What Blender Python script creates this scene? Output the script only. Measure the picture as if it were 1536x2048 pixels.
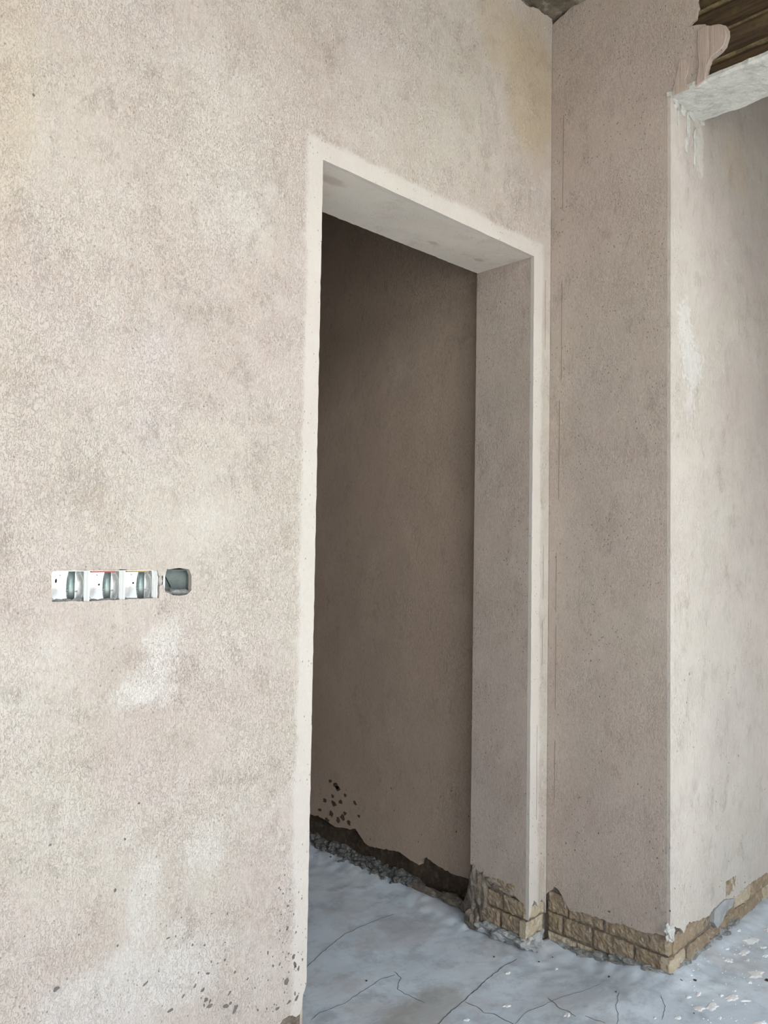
import bpy, bmesh, math, random
from mathutils import Vector, Matrix, noise
from mathutils.geometry import tessellate_polygon
random.seed(7)
for o in list(bpy.data.objects): bpy.data.objects.remove(o)
SC = bpy.context.scene
COL = SC.collection

# ------------------------------------------------------------------ camera
FPX = 1597.4
YAW, PIT, ROL = 0.7751348, 0.04467092, 0.01646829
CAM = Vector((0, 0, 1.40))
fwd = Vector((math.sin(YAW)*math.cos(PIT), math.cos(YAW)*math.cos(PIT), math.sin(PIT)))
r0 = Vector((math.cos(YAW), -math.sin(YAW), 0)); u0 = r0.cross(fwd)
rgt = r0*math.cos(ROL) + u0*math.sin(ROL); up = rgt.cross(fwd)
cd = bpy.data.cameras.new('camera'); cam = bpy.data.objects.new('camera', cd); COL.objects.link(cam)
cd.sensor_fit = 'VERTICAL'; cd.sensor_height = 36; cd.lens = FPX/2048*36; cd.clip_start = .02
m = Matrix.Identity(4)
for i in range(3):
    m[i][0] = rgt[i]; m[i][1] = up[i]; m[i][2] = -fwd[i]; m[i][3] = CAM[i]
cam.matrix_world = m
SC.camera = cam

# ------------------------------------------------------------------ light: overcast sky over the open front of the building
w = bpy.data.worlds.new('sky'); SC.world = w; w.use_nodes = True
bg = w.node_tree.nodes['Background']; bg.inputs[1].default_value = 1.0
_wt = w.node_tree; _tc = _wt.nodes.new('ShaderNodeTexCoord'); _sx = _wt.nodes.new('ShaderNodeSeparateXYZ'); _wt.links.new(_tc.outputs['Generated'], _sx.inputs[0])
_mr = _wt.nodes.new('ShaderNodeMapRange'); _wt.links.new(_sx.outputs[2], _mr.inputs[0])          # overcast sky: brighter overhead than at the horizon
_mx = _wt.nodes.new('ShaderNodeMix'); _mx.data_type = 'RGBA'; _wt.links.new(_mr.outputs[0], _mx.inputs[0])
_mx.inputs[6].default_value = (.56, .59, .61, 1); _mx.inputs[7].default_value = (1.30, 1.46, 1.62, 1); _wt.links.new(_mx.outputs[2], bg.inputs[0])
SUNDIR = Vector((-.27, -1.0, .29)).normalized()      # brightest patch of the hazy sky
sd = bpy.data.lights.new('hazy_sun', 'SUN'); so = bpy.data.objects.new('hazy_sun', sd); COL.objects.link(so)
sd.energy = .62; sd.angle = math.radians(24); sd.color = (1, .97, .93)
s2 = bpy.data.lights.new('high_sun', 'SUN'); o2 = bpy.data.objects.new('high_sun', s2); COL.objects.link(o2)   # sun high outside, lands on the yard and the first strip of floor behind the camera
s2.energy = 5.6; s2.angle = math.radians(1.5); s2.color = (1, .95, .86); o2.rotation_euler = Vector((-.1, -.29, 1)).to_track_quat('Z', 'Y').to_euler(); o2.location = (0, -5, 8)
so.rotation_euler = SUNDIR.to_track_quat('Z', 'Y').to_euler(); so.location = (0, -6, 6)
SC.view_settings.view_transform = 'Standard'; SC.view_settings.look = 'None'
SC.view_settings.exposure = .84; SC.view_settings.gamma = 1; SC.view_settings.use_curve_mapping = False

# ------------------------------------------------------------------ places (metres; X along the door wall, Y into it, Z up)
YW = 1.6614      # face of the door wall
TW = .264        # its thickness
XL, XR = 1.3715, 2.3665   # door opening
ZL = 2.461       # underside of door lintel
XC = 2.472       # face of the projecting wall right of the door
YE = 1.197       # end of it, face of the wall beyond the opening
ZC = 3.393       # ceiling
ZB = 2.912       # underside of beam
BW = .235        # beam width
X4 = 2.425       # side wall of the room behind the door
FRONT = -.60    # open front of the building
XLEFT = -2.2

def at(x, y, ax, val):
    """where the sight line of a measured point of the photograph meets the plane <axis>=val (for taking measures)"""
    d = rgt*(x-768) - up*(y-1024) + fwd*FPX
    return CAM + d*((val-CAM[ax])/d[ax])

# ------------------------------------------------------------------ helpers
def link(name, me, mat=None, parent=None, kind=None, label=None, cat=None, group=None):
    o = bpy.data.objects.new(name, me); COL.objects.link(o)
    if mat: me.materials.append(mat)
    if parent: o.parent = parent
    if kind: o['kind'] = kind
    if label: o['label'] = label
    if cat: o['category'] = cat
    if group: o['group'] = group
    return o
def from_bm(name, bm, mat, parent=None, smooth=False, **k):
    bmesh.ops.recalc_face_normals(bm, faces=bm.faces)
    me = bpy.data.meshes.new(name); bm.to_mesh(me); bm.free()
    if smooth:
        for p in me.polygons: p.use_smooth = True
    return link(name, me, mat, parent, **k)
def bevel(o, wdt, seg=2, ang=40):
    b = o.modifiers.new('bevel', 'BEVEL'); b.width = wdt; b.segments = seg; b.limit_method = 'ANGLE'; b.angle_limit = math.radians(ang)
    b.use_clamp_overlap = True
    return o
def box(bm, a, b):
    a = Vector(a); b = Vector(b)
    r = bmesh.ops.create_cube(bm, size=1); c = (a+b)/2; s = b-a
    for v in r['verts']: v.co = Vector((c[i]+v.co[i]*s[i] for i in range(3)))
    return r['verts']
def ragged(pts, amp, step=.012, seed=0, closed=False):
    """subdivide a polyline and jitter it along its normal"""
    out = []; n = len(pts)
    for i in range(n if closed else n-1):
        a = Vector(pts[i]); b = Vector(pts[(i+1) % n]); L = (b-a).length
        k = max(1, int(L/step)); nn = Vector((-(b-a).y, (b-a).x))
        if L > 0: nn /= L
        for j in range(k):
            t = j/k; p = a.lerp(b, t)
            q = Vector((p.x*60+seed*9.1, p.y*60, seed*3.7))
            d = (noise.noise(q) + .6*noise.noise(q*2.6))*amp*(1 if (j or i) else 0)
            out.append(p+nn*d)
    if not closed: out.append(Vector(pts[-1]))
    return out
def slab(name, loops, mapf, thick, mat, parent=None, bev=.003, **k):
    """flat layer with thickness: loops = outline then holes in (u,v); mapf(u,v,d) -> world with d = depth behind the face"""
    bm = bmesh.new(); V = []
    for lp in loops: V.append([bm.verts.new(mapf(p[0], p[1], 0)) for p in lp])
    flat = [v for lp in V for v in lp]
    tri = tessellate_polygon([[Vector((p[0], p[1], 0)) for p in lp] for lp in loops])
    F = []
    for t in tri:
        try: F.append(bm.faces.new([flat[i] for i in t]))
        except ValueError: pass
    B = [[bm.verts.new(mapf(p[0], p[1], thick)) for p in lp] for lp in loops]
    bf = [v for lp in B for v in lp]
    for t in tri:
        try: bm.faces.new([bf[i] for i in reversed(t)])
        except ValueError: pass
    for lp, lb in zip(V, B):
        n = len(lp)
        for i in range(n):
            try: bm.faces.new((lp[i], lp[(i+1) % n], lb[(i+1) % n], lb[i]))
            except ValueError: pass
    bmesh.ops.dissolve_limit(bm, angle_limit=.001, verts=bm.verts, edges=bm.edges)
    o = from_bm(name, bm, mat, parent, **k)
    if bev: bevel(o, bev)
    return o

# ------------------------------------------------------------------ node helper
class NT:
    def __init__(s, name):
        s.m = bpy.data.materials.new(name); s.m.use_nodes = True; s.t = s.m.node_tree
        s.b = s.t.nodes['Principled BSDF']; s.b.inputs['Specular IOR Level'].default_value = .25
        tc = s.t.nodes.new('ShaderNodeTexCoord'); s.P = tc.outputs['Object']
        sp = s.n('ShaderNodeSeparateXYZ', {0: s.P}); s.X, s.Y, s.Z = sp.outputs
    def n(s, typ, ins={}, **at):
        nd = s.t.nodes.new(typ)
        for k, v in at.items(): setattr(nd, k, v)
        for k, v in ins.items():
            if isinstance(v, bpy.types.NodeSocket): s.t.links.new(v, nd.inputs[k])
            else: nd.inputs[k].default_value = v
        return nd
    def math(s, op, a, b=0.0, c=None, clamp=False):
        i = {0: a, 1: b}
        if c is not None: i[2] = c
        return s.n('ShaderNodeMath', i, operation=op, use_clamp=clamp).outputs[0]
    def mapv(s, scale=(1, 1, 1), loc=(0, 0, 0), src=None):
        return s.n('ShaderNodeMapping', {0: src or s.P, 'Scale': scale, 'Location': loc}).outputs[0]
    def noise(s, scale, detail=4, rough=.55, vec=None, dist=0):
        return s.n('ShaderNodeTexNoise', {'Vector': vec or s.P, 'Scale': scale, 'Detail': detail, 'Roughness': rough, 'Distortion': dist}).outputs[0]
    def voro(s, scale, vec=None, feature='F1', rnd=1):
        return s.n('ShaderNodeTexVoronoi', {'Vector': vec or s.P, 'Scale': scale, 'Randomness': rnd}, feature=feature).outputs[0]
    def ramp(s, fac, a, b, lo=0.0, hi=1.0):
        return s.n('ShaderNodeMapRange', {0: fac, 1: a, 2: b, 3: lo, 4: hi}, interpolation_type='SMOOTHSTEP').outputs[0]
    def mix(s, fac, a, b, mode='MIX'):
        nd = s.n('ShaderNodeMix', {0: fac}, data_type='RGBA', blend_type=mode)
        for k, v in ((6, a), (7, b)):
            if isinstance(v, bpy.types.NodeSocket): s.t.links.new(v, nd.inputs[k])
            else: nd.inputs[k].default_value = (*v, 1)
        return nd.outputs[2]
    def blob(s, c, r, wob=.5, ns=14, soft=.35, seed=0):
        """soft-edged patch around the point c with radii r"""
        d = s.n('ShaderNodeVectorMath', {0: s.P, 1: tuple(c)}, operation='SUBTRACT').outputs[0]
        d = s.n('ShaderNodeVectorMath', {0: d, 1: tuple(r)}, operation='DIVIDE').outputs[0]
        L = s.n('ShaderNodeVectorMath', {0: d}, operation='LENGTH').outputs['Value']
        L = s.math('ADD', L, s.math('MULTIPLY', s.math('SUBTRACT', s.noise(ns, 5, .65, s.mapv(loc=(seed, 0, 0))), .5), wob*2))
        return s.ramp(L, 1+soft*.5, 1-soft*.5)
    def bump(s, h, strength, dist, prev=None):
        i = {'Strength': strength, 'Distance': dist, 'Height': h}
        if prev is not None: i['Normal'] = prev
        return s.n('ShaderNodeBump', i).outputs[0]
    def out(s, col, rough=.9, normal=None):
        if isinstance(col, bpy.types.NodeSocket): s.t.links.new(col, s.b.inputs['Base Color'])
        else: s.b.inputs['Base Color'].default_value = (*col, 1)
        if isinstance(rough, bpy.types.NodeSocket): s.t.links.new(rough, s.b.inputs['Roughness'])
        else: s.b.inputs['Roughness'].default_value = rough
        if normal is not None: s.t.links.new(normal, s.b.inputs['Normal'])
        return s.m

def srgb(r, g, b):
    f = lambda c: (c/255/12.92 if c/255 <= .04045 else ((c/255+.055)/1.055)**2.4)
    return (f(r), f(g), f(b))

BEIGE = (.525, .478, .418); PINK = (.51, .442, .402); PALE = (.62, .595, .56); GREYP = (.53, .515, .49)
def plaster(name, crawl=1.0, stains=(), extra=None, pits=1.0, vstretch=.45):
    T = NT(name)
    big = T.noise(1.7, 5, .6, dist=.3); mid = T.noise(5.5, 6, .65, T.mapv(loc=(3, 1, 7))); fine = T.noise(38, 5, .7)
    col = T.mix(T.ramp(big, .38, .62), BEIGE, PINK)
    col = T.mix(T.math('MULTIPLY', T.ramp(mid, .5, .75), .40), col, PALE)
    col = T.mix(T.math('MULTIPLY', T.ramp(mid, .48, .32), .45), col, (.44, .375, .315))
    col = T.mix(T.math('MULTIPLY', T.ramp(fine, .35, .75), .35), col, GREYP)
    smooth = None
    if extra:
        col, smooth = extra(T, col)
    for (c, r, cc, st, wob, ns, soft) in stains:
        col = T.mix(T.math('MULTIPLY', T.blob(c, r, wob, ns, soft, seed=c[0]*7), st), col, cc)
    # torn, trowelled surface: short crawling furrows in patches
    fv = T.mapv(scale=(1, 1, vstretch))
    wv = T.n('ShaderNodeVectorMath', {0: fv, 1: T.n('ShaderNodeVectorMath', {0: T.n('ShaderNodeTexNoise', {'Vector': T.P, 'Scale': 60.0, 'Detail': 3.0}).outputs[1], 3: .012}, operation='SCALE').outputs[0]}, operation='ADD').outputs[0]
    cr = T.noise(190, 5, .68, wv, .35)
    ridge = T.math('ABSOLUTE', T.math('SUBTRACT', cr, .5))           # thin valleys
    patch = T.ramp(T.noise(3.6, 5, .7, T.mapv(loc=(9, 4, 2))), .35, .66, .22, 1)
    furrow = T.math('MULTIPLY', T.ramp(ridge, .026, .0), patch)
    if smooth is not None: furrow = T.math('MULTIPLY', furrow, T.math('SUBTRACT', 1.0, smooth))
    hair = T.math('ABSOLUTE', T.math('SUBTRACT', T.noise(105, 4, .72, T.mapv(scale=(1, 1, vstretch), loc=(6, 3, 1)), .9), .5))
    where = T.math('MULTIPLY', T.ramp(T.noise(16, 5, .7, T.mapv(scale=(1, 1, vstretch+.3), loc=(1, 8, 4))), .51, .66), T.ramp(T.noise(5, 4, .7, T.mapv(loc=(2, 6, 5))), .40, .62, .25, 1))
    hair = T.math('MULTIPLY', T.ramp(hair, .032, .008), where)
    if smooth is not None: hair = T.math('MULTIPLY', hair, T.math('SUBTRACT', 1.0, smooth))
    grain = T.noise(260, 3, .6, fv)
    pit = T.ramp(T.voro(75, T.mapv(scale=(1, 1, .7))), .17, .06)
    pit = T.math('MULTIPLY', pit, T.ramp(T.noise(9, 3), .42, .6))
    pit = T.math('MULTIPLY', pit, pits)
    col = T.mix(T.math('MULTIPLY', furrow, .55*crawl), col, (.30, .245, .20))
    col = T.mix(T.math('MULTIPLY', hair, .6), col, (.31, .245, .195))
    col = T.mix(T.math('MULTIPLY', pit, .55), col, (.22, .19, .16))
    h = T.math('ADD', T.math('MULTIPLY', furrow, -1.0*crawl), T.math('MULTIPLY', cr, .7*crawl))
    h = T.math('ADD', h, T.math('MULTIPLY', grain, .35)); h = T.math('SUBTRACT', h, T.math('ADD', T.math('MULTIPLY', pit, 1.5), T.math('MULTIPLY', hair, 1.2)))
    lowf = T.noise(4.5, 3, .5)
    n1 = T.bump(lowf, .35, .03)
    n2 = T.bump(h, .6, .0026, n1)
    return T.out(col, .92, n2)

def simple(name, c1, c2, scale, rough=.9, bs=.5, bd=.004, c3=None, bscale=None):
    T = NT(name)
    col = T.mix(T.ramp(T.noise(scale, 6, .65), .35, .65), c1, c2)
    if c3: col = T.mix(T.ramp(T.noise(scale*2.3, 5, .6, T.mapv(loc=(4, 2, 8))), .5, .68), col, c3)
    return T.out(col, rough, T.bump(T.noise(bscale or scale*5, 8, .7), bs, bd))

# door-wall plaster: smoother pale reveal bands around the opening, yellow damp patch at top, white filler patches
def door_bands(T, col):
    dx = T.math('SUBTRACT', T.math('ABSOLUTE', T.math('SUBTRACT', T.X, (XL+XR)/2)), (XR-XL)/2)
    dz = T.math('SUBTRACT', T.Z, ZL)
    d = T.math('MAXIMUM', dx, dz)
    wob = T.math('MULTIPLY', T.math('SUBTRACT', T.noise(7, 5, .6), .5), .055)
    band = T.ramp(T.math('ADD', d, wob), .066, .044)
    col = T.mix(T.math('MULTIPLY', band, .5), col, (.62, .595, .56))
    return col, T.math('MULTIPLY', band, .9)
def P1(x, y): return at(x, y, 1, YW)
def S1(x, y, rx, rz, c, st=.8, wob=.5, ns=14, soft=.5): p = P1(x, y); return ((p.x, p.y, p.z), (rx, .5, rz), c, st, wob, ns, soft)
OCHRE = (.50, .40, .26)
MAT_DOORWALL = plaster('door_wall_plaster', 1.0, (
    S1(1065, 175, .16, .26, OCHRE, .6, .5, 6, .7), S1(1000, 60, .12, .14, OCHRE, .4, .5, 6, .8),
    S1(25, 120, .05, .35, OCHRE, .25, .5, 6, .8),
    S1(325, 1290, .045, .05, (.70, .70, .67), 0.434, 1.1, 22, .9), S1(300, 1370, .06, .045, (.70, .70, .67), 0.434, 1.1, 20, .9),
    S1(255, 1395, .05, .03, (.70, .70, .67), 0.31, 1.1, 26, .9), S1(410, 1700, .05, .06, (.68, .68, .66), 0.31, 1.1, 18, .9),
    S1(285, 1790, .035, .10, (.68, .68, .67), 0.31, 1.1, 18, .9), S1(260, 1980, .22, .09, (.67, .67, .66), 0.372, 1.1, 12, .9),
    S1(310, 800, .06, .18, (.56, .52, .52), .35, .9, 9, .9), S1(470, 330, .14, .22, (.58, .55, .51), .35, .9, 8, .9)), door_bands)
def P2(x, y): return at(x, y, 0, XC)
def P3(x, y): return at(x, y, 1, YE)
def rosy(T, col): return T.mix(.5, col, (.45, .355, .30)), None
MAT_PROJ = plaster('projecting_wall_plaster', .9, (), rosy, 1.7, .3)
def S3(x, y, rx, rz, c, st=.8, wob=.5, ns=14, soft=.5): p = P3(x, y); return ((p.x, p.y, p.z), (rx, .5, rz), c, st, wob, ns, soft)
def skim(T, col): return T.mix(.3, col, (.62, .60, .58)), None
MAT_BEYOND = plaster('beyond_wall_plaster', .45, (
    S3(1370, 655, .05, .09, (.68, .70, .69), .5, 1.5, 60, .5), S3(1385, 730, .07, .08, (.68, .70, .69), .5, 1.5, 60, .5),
    S3(1380, 810, .04, .05, (.66, .63, .63), .45, 1.4, 50, .5), S3(1400, 300, .03, .09, (.72, .70, .67), .6, .9, 25, .4),
    
    S3(1470, 330, .12, .10, (.56, .46, .35), .4, .6, 6, .8)), skim, .8, .25)
PJ = lambda x, y: at(x, y, 0, XR)
MAT_JAMB = plaster('reveal_plaster', .9, (), rosy, 1.7, .3)
def ring(T, col):
    col = T.mix(.55, col, (.72, .67, .60))
    for (x, y) in ((664, 362), (866, 486), (958, 520)):
        p = at(x, y, 2, ZL)
        b = T.blob(p, (.045 if x < 700 else .024, .02 if x < 700 else .012, .1), .55, 26, .8, seed=x)
        col = T.mix(T.math('MULTIPLY', b, .45), col, (.33, .25, .20))
    return col, T.math('ADD', .6, 0.0)
MAT_SOFFIT = plaster('soffit_plaster', .45, (), ring, .6, 1)
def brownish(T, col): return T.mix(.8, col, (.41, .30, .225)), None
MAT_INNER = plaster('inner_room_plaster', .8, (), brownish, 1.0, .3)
MAT_ROOMP = simple('grey_filler', (.55, .53, .50), (.45, .44, .42), 60)
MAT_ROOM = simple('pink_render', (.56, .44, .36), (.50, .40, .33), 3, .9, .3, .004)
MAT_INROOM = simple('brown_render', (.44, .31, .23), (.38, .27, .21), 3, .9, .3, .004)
MAT_WHITE = simple('white_gypsum', (.66, .66, .63), (.60, .60, .57), 14, .9, .9, .008, (.50, .495, .47))
def _smear():
    T = NT('smeared_plaster'); v = T.mapv(scale=(1, 1, .07))
    col = T.mix(T.ramp(T.noise(9, 5, .6), .35, .65), (.50, .42, .365), (.42, .34, .30))
    return T.out(col, .85, T.bump(T.noise(70, 4, .6, v), .9, .006, T.bump(T.noise(22, 5, .7), .6, .006)))
MAT_SMEAR = _smear()
MAT_BRICK = simple('sandy_brick', (.40, .31, .205), (.30, .235, .17), 22, .95, 1.0, .008, (.44, .39, .32), 90)
MAT_BRICKY = simple('pale_brick', (.54, .46, .33), (.44, .37, .27), 22, .95, .9, .006, (.56, .53, .46), 90)
MAT_MORTAR = simple('old_mortar', (.26, .22, .18), (.16, .13, .10), 20, .95, 1.0, .008, (.32, .30, .27), 80)
MAT_DARKCORE = simple('dark_brown_masonry', (.12, .085, .06), (.07, .05, .035), 18, .95, 1.0, .01, (.15, .12, .09), 70)  # darker brown than the mortar of the other cores
MAT_CEMENT = simple('grey_cement', (.42, .435, .44), (.33, .35, .355), 16, .9, .8, .006, (.48, .50, .50), 90)
MAT_TOE = simple('dirty_cement', (.33, .335, .33), (.20, .21, .20), 26, .95, .9, .006, (.42, .44, .45), 90)
MAT_RUBBLE = simple('cement_rubble', (.17, .17, .165), (.10, .10, .098), 70, .95, 1, .004, (.30, .30, .29), 160)
MAT_CEIL = simple('raw_ceiling', (.22, .185, .14), (.13, .11, .085), 12, .95, 1.0, .01, (.33, .30, .26), 60)
MAT_OUT = simple('yard_concrete', (.56, .55, .52), (.50, .49, .46), 3, .9, .3, .004)

# ------------------------------------------------------------------ floor
def floor_material():
    T = NT('cement_floor')
    a = T.noise(2.2, 6, .6, dist=.4); b = T.noise(9, 6, .7); c = T.noise(3.3, 4, .6, T.mapv(loc=(5, 5, 0)))
    col = T.mix(T.ramp(a, .35, .65), (.61, .70, .79), (.67, .755, .83))
    col = T.mix(T.math('MULTIPLY', T.ramp(b, .46, .66), .75), col, (.43, .49, .55))
    col = T.mix(T.math('MULTIPLY', T.ramp(c, .48, .66), .6), col, (.50, .49, .50))
    p = at(850, 2015, 2, 0); col = T.mix(T.math('MULTIPLY', T.blob(p, (.16, .075, .5), .7, 10, .6), .55), col, (.38, .36, .31))
    p = at(790, 1850, 2, 0); col = T.mix(T.math('MULTIPLY', T.blob(p, (.06, .07, .5), .7, 16, .8), .35), col, (.34, .355, .38))
    fine = T.noise(140, 4, .7); speck = T.ramp(T.voro(60), .12, .05)
    speck = T.math('MULTIPLY', speck, T.ramp(T.noise(12, 2), .55, .65))
    col = T.mix(T.math('MULTIPLY', speck, .4), col, (.2, .2, .21))
    n = T.bump(T.noise(6, 5, .6), .4, .02); n = T.bump(fine, .35, .002, n)
    return T.out(col, T.ramp(b, .3, .7, .62, .8), n)
MAT_FLOOR = floor_material()
def sstep(a, b, x):
    t = max(0, min(1, (x-a)/(b-a))); return t*t*(3-2*t)
def fh(x, y):
    h = .050*sstep(1.56, 1.22, y)*sstep(1.75, 2.35, x)
    # cement dragged up against the foot of the walls
    d = max(XC-x, 0, YE-y) if (x > XC-.25 or y > YE) else 9
    if y < YW and x < XC+1: # toe along projecting wall and wall beyond
        dd = math.hypot(max(XC-x, 0), max(YE-y, 0)) if (x < XC or y < YE) else 0
        h += .016*sstep(.09, 0, dd)
    if y > YW+TW: h += .022*sstep(.12, 0, X4-x)
    h += .006*noise.noise(Vector((x*2.1, y*2.1, 0))) + .003*noise.noise(Vector((x*7, y*7, 3)))
    near = sstep(.35, .0, min(abs(x-XC)+(0 if y > YE else YE-y), abs(y-YE) + max(0, XC-x)))
    h += near*.006*noise.noise(Vector((x*24, y*24, 9)))
    return h
def axis_grid(a, b, fa, fb, fs, cs):
    v = [a]
    while v[-1] < b:
        v.append(v[-1] + (fs if fa <= v[-1] <= fb else cs))
    return v
gx = axis_grid(XLEFT-.1, 5.3, 1.1, 3.6, .012, .12); gy = axis_grid(FRONT-.2, 4.9, .7, 3.1, .012, .12)
bm = bmesh.new(); G = [[bm.verts.new((x, y, fh(x, y))) for y in gy] for x in gx]
for i in range(len(gx)-1):
    for j in range(len(gy)-1): bm.faces.new((G[i][j], G[i+1][j], G[i+1][j+1], G[i][j+1]))
FLOOR = from_bm('floor', bm, MAT_FLOOR, smooth=True, kind='structure')
bm = bmesh.new(); box(bm, (-40, -40, -.25), (42, FRONT-.05, -.06))
from_bm('floor_outside', bm, MAT_OUT, kind='structure')

# ------------------------------------------------------------------ masonry cores (set 14 mm behind the plaster)
PT = .014
def core(name, boxes, mat, parent):
    bm = bmesh.new()
    for a, b in boxes: box(bm, a, b)
    return from_bm(name, bm, mat, parent)

# --- door wall plaster (front face)
def mp1(u, v, d): return (u, YW+d, v)
hole = [(P1(x, y).x, P1(x, y).z) for x, y in ((103, 1146), (108, 1141), (180, 1141), (250, 1139), (316, 1141), (318, 1152), (331, 1150), (334, 1139), (362, 1136), (378, 1139), (383, 1150), (383, 1180), (374, 1189), (362, 1192), (346, 1190), (331, 1184), (327, 1168), (319, 1172), (318, 1196), (250, 1199), (180, 1202), (104, 1204))]
hole = ragged(hole, .0012, .005, 3, True)
def u1(x, y): p = P1(x, y); return (p.x, p.z)
top = ragged([(XC-.001, ZC-.03), u1(1104, 38), u1(1095, 30), u1(1083, 26), u1(1078, 19), u1(1066, 14), u1(1052, 10), u1(1042, 0), (2.26, ZC-.005), (1.9, ZC+.0), (XLEFT, ZC)], .004, .014, 5)
botL = ragged([(XLEFT, .13), (.9, .15), u1(548, 2062), u1(566, 2040), u1(578, 2032), u1(592, 2034), u1(600, 2028)], .006, .010, 2)
chip = ragged([u1(600, 2028), u1(605, 2010), u1(606, 1990), u1(611, 1978), (XL, u1(612, 1965)[1])], .002, .01, 4)
edgeL = ragged([(XL, u1(612, 1965)[1]), (XL, ZL)], .0022, .02, 6)
edgeT = ragged([(XL, ZL), (XR, ZL)], .0012, .03, 7)
edgeR = ragged([(XR, ZL), (XR, .11)], .0018, .02, 8)
botR = ragged([(XR, .11), u1(1068, 1800), u1(1076, 1812), u1(1083, 1800), u1(1090, 1806), (XC-.001, .105)], .003, .006, 9)
outline = top + botL[1:] + chip[1:] + edgeL[1:] + edgeT[1:] + edgeR[1:] + botR[1:]
WALL1 = slab('wall_front', [outline, hole], mp1, PT, MAT_DOORWALL, None, .0025, kind='structure')
def core_rag(name, mat, pts): pass
bx = [((XLEFT, YW+PT, -.02), (u1(103, 1170)[0]-.004, YW+TW, ZC)), ((.998+.008, YW+PT, -.02), (XL-.008, YW+TW, ZC)), ((XL-.008, YW+PT, ZL+.008), (XR+.008, YW+TW, ZC)),
      ((u1(103, 1170)[0]-.004, YW+PT, -.02), (1.006, YW+TW, 1.262)), ((u1(103, 1170)[0]-.004, YW+PT, 1.345), (1.006, YW+TW, ZC)), ((u1(103, 1170)[0]-.004, YW+.075, 1.262), (1.006, YW+TW, 1.345)),
      ((XR+.012, YW+PT, -.02), (XC+.35, YW+TW-.004, ZC))]
core('masonry', bx, MAT_MORTAR, WALL1)
# reveals and lintel underside
def mpj(u, v, d): return (XR+d, u, v)
jb = [(PJ(x, y).y, PJ(x, y).z) for x, y in ((943, 1729), (957, 1744), (966, 1750), (975, 1758), (988, 1772), (1000, 1778), (1009, 1786), (1029, 1792), (1043, 1805), (1056, 1814))]
jb[0] = (YW+TW, jb[0][1]); jb[-1] = (YW+.0145, jb[-1][1])
jl = ragged(jb, .003, .006, 11)
jo = jl + [Vector((YW+.0145, ZL)), Vector((YW+TW, ZL))]
JAMB = slab('wall_reveal_right', [jo], mpj, .012, MAT_JAMB, None, .002, kind='structure')
slab('wall_reveal_left', [[(YW+.0145, .1), (YW+.0145, ZL), (YW+TW, ZL), (YW+TW, .1)]], lambda u, v, d: (XL-d, u, v), .0079, MAT_JAMB, None, 0, kind='structure')
sb = ragged([(XR+.0, YW+TW), (XL, YW+TW)], .003, .012, 14)
slab('trim_1', [[Vector((XL-.005, YW+.0145)), Vector((XR+.012, YW+.0145)), Vector((XR+.012, YW+TW))] + sb[1:]], lambda u, v, d: (u, v, ZL+d), .0079, MAT_SOFFIT, None, .001, kind='structure')

# --- projecting wall (faces the left)
def mp2(u, v, d): return (XC+d, u, v)
def u2(x, y): p = P2(x, y); return (p.y, p.z)
b2 = [(YW, u2(1096, 1790)[1]), u2(1101, 1782), u2(1107, 1772), u2(1119, 1783), u2(1126, 1796), u2(1132, 1808), u2(1138, 1820), u2(1150, 1824), u2(1165, 1824), u2(1183, 1832), u2(1202, 1837), u2(1222, 1847), u2(1244, 1848), u2(1260, 1855), u2(1289, 1866), u2(1310, 1866), u2(1330, 1872), (YE+.0125, u2(1340, 1862)[1])]
r2 = ragged(b2, .0035, .006, 21)
e2 = ragged([(YE+.0125, b2[-1][1]), (YE+.0125, ZB+.008)], .0, .02, 22)
beam_edge = [(YE+.0125, ZB+.008), (YE-.001, ZB+.010), u2(1362, 183), u2(1385, 172), u2(1413, 159), u2(1415, 145), u2(1418, 129), u2(1424, 117), u2(1441, 103), u2(1451, 91), u2(1457, 70), u2(1457, 60), u2(1452, 51), u2(1437, 48), u2(1426, 50), u2(1417, 53), u2(1410, 48.5), u2(1392, 50), u2(1376, 54), u2(1384, 43), u2(1392, 36), u2(1393, 25), u2(1397, 14), u2(1394, 0), u2(1398, -20), (u2(1398, -20)[0], ZC)]
be = ragged(beam_edge, .0012, .008, 23)
t2 = ragged([(u2(1398, -20)[0], ZC), u2(1165, 0), u2(1150, 8), u2(1138, 18), u2(1128, 28), (YW, ZC-.02)], .004, .012, 24)
WALL2 = slab('wall_right', [r2 + e2[1:] + be[1:] + t2[1:]], mp2, PT, MAT_PROJ, None, .0025, kind='structure')
core('masonry', [((XC+PT, YE+.012, -.02), (XC+.35, YW+PT, ZC))], MAT_MORTAR, WALL2)

# --- wall beyond the opening
def mp3(u, v, d): return (u, YE+d, v)
def u3(x, y): p = P3(x, y); return (p.x, p.z)
b3 = [(XC+.0, u3(1343, 1850)[1]), u3(1352, 1856), u3(1360, 1857), u3(1368, 1866), u3(1373, 1852), u3(1378, 1845), u3(1397, 1841), u3(1418, 1832), u3(1426, 1820), u3(1434, 1812), u3(1447, 1799), u3(1467, 1797), u3(1480, 1787), u3(1496, 1770), u3(1521, 1754), u3(1536, 1745), u3(1600, 1700), (5.2, .14)]
r3 = ragged(b3, .0035, .006, 31)
l3 = ragged([(XC+.001, ZB+.004), (XC, b3[0][1])], .0013, .02, 32)
WALL3 = slab('wall_beyond', [r3 + [Vector((5.2, ZC)), Vector((XC+.016, ZC)), Vector((XC+.016, ZB+.004)), Vector((XC+.001, ZB+.004))] + l3[1:-1]], mp3, .012, MAT_BEYOND, None, .0025, kind='structure')
core('masonry', [((XC+.35, YE+.014, -.02), (5.2, YE+.3, ZC))], MAT_MORTAR, WALL3)

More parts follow.
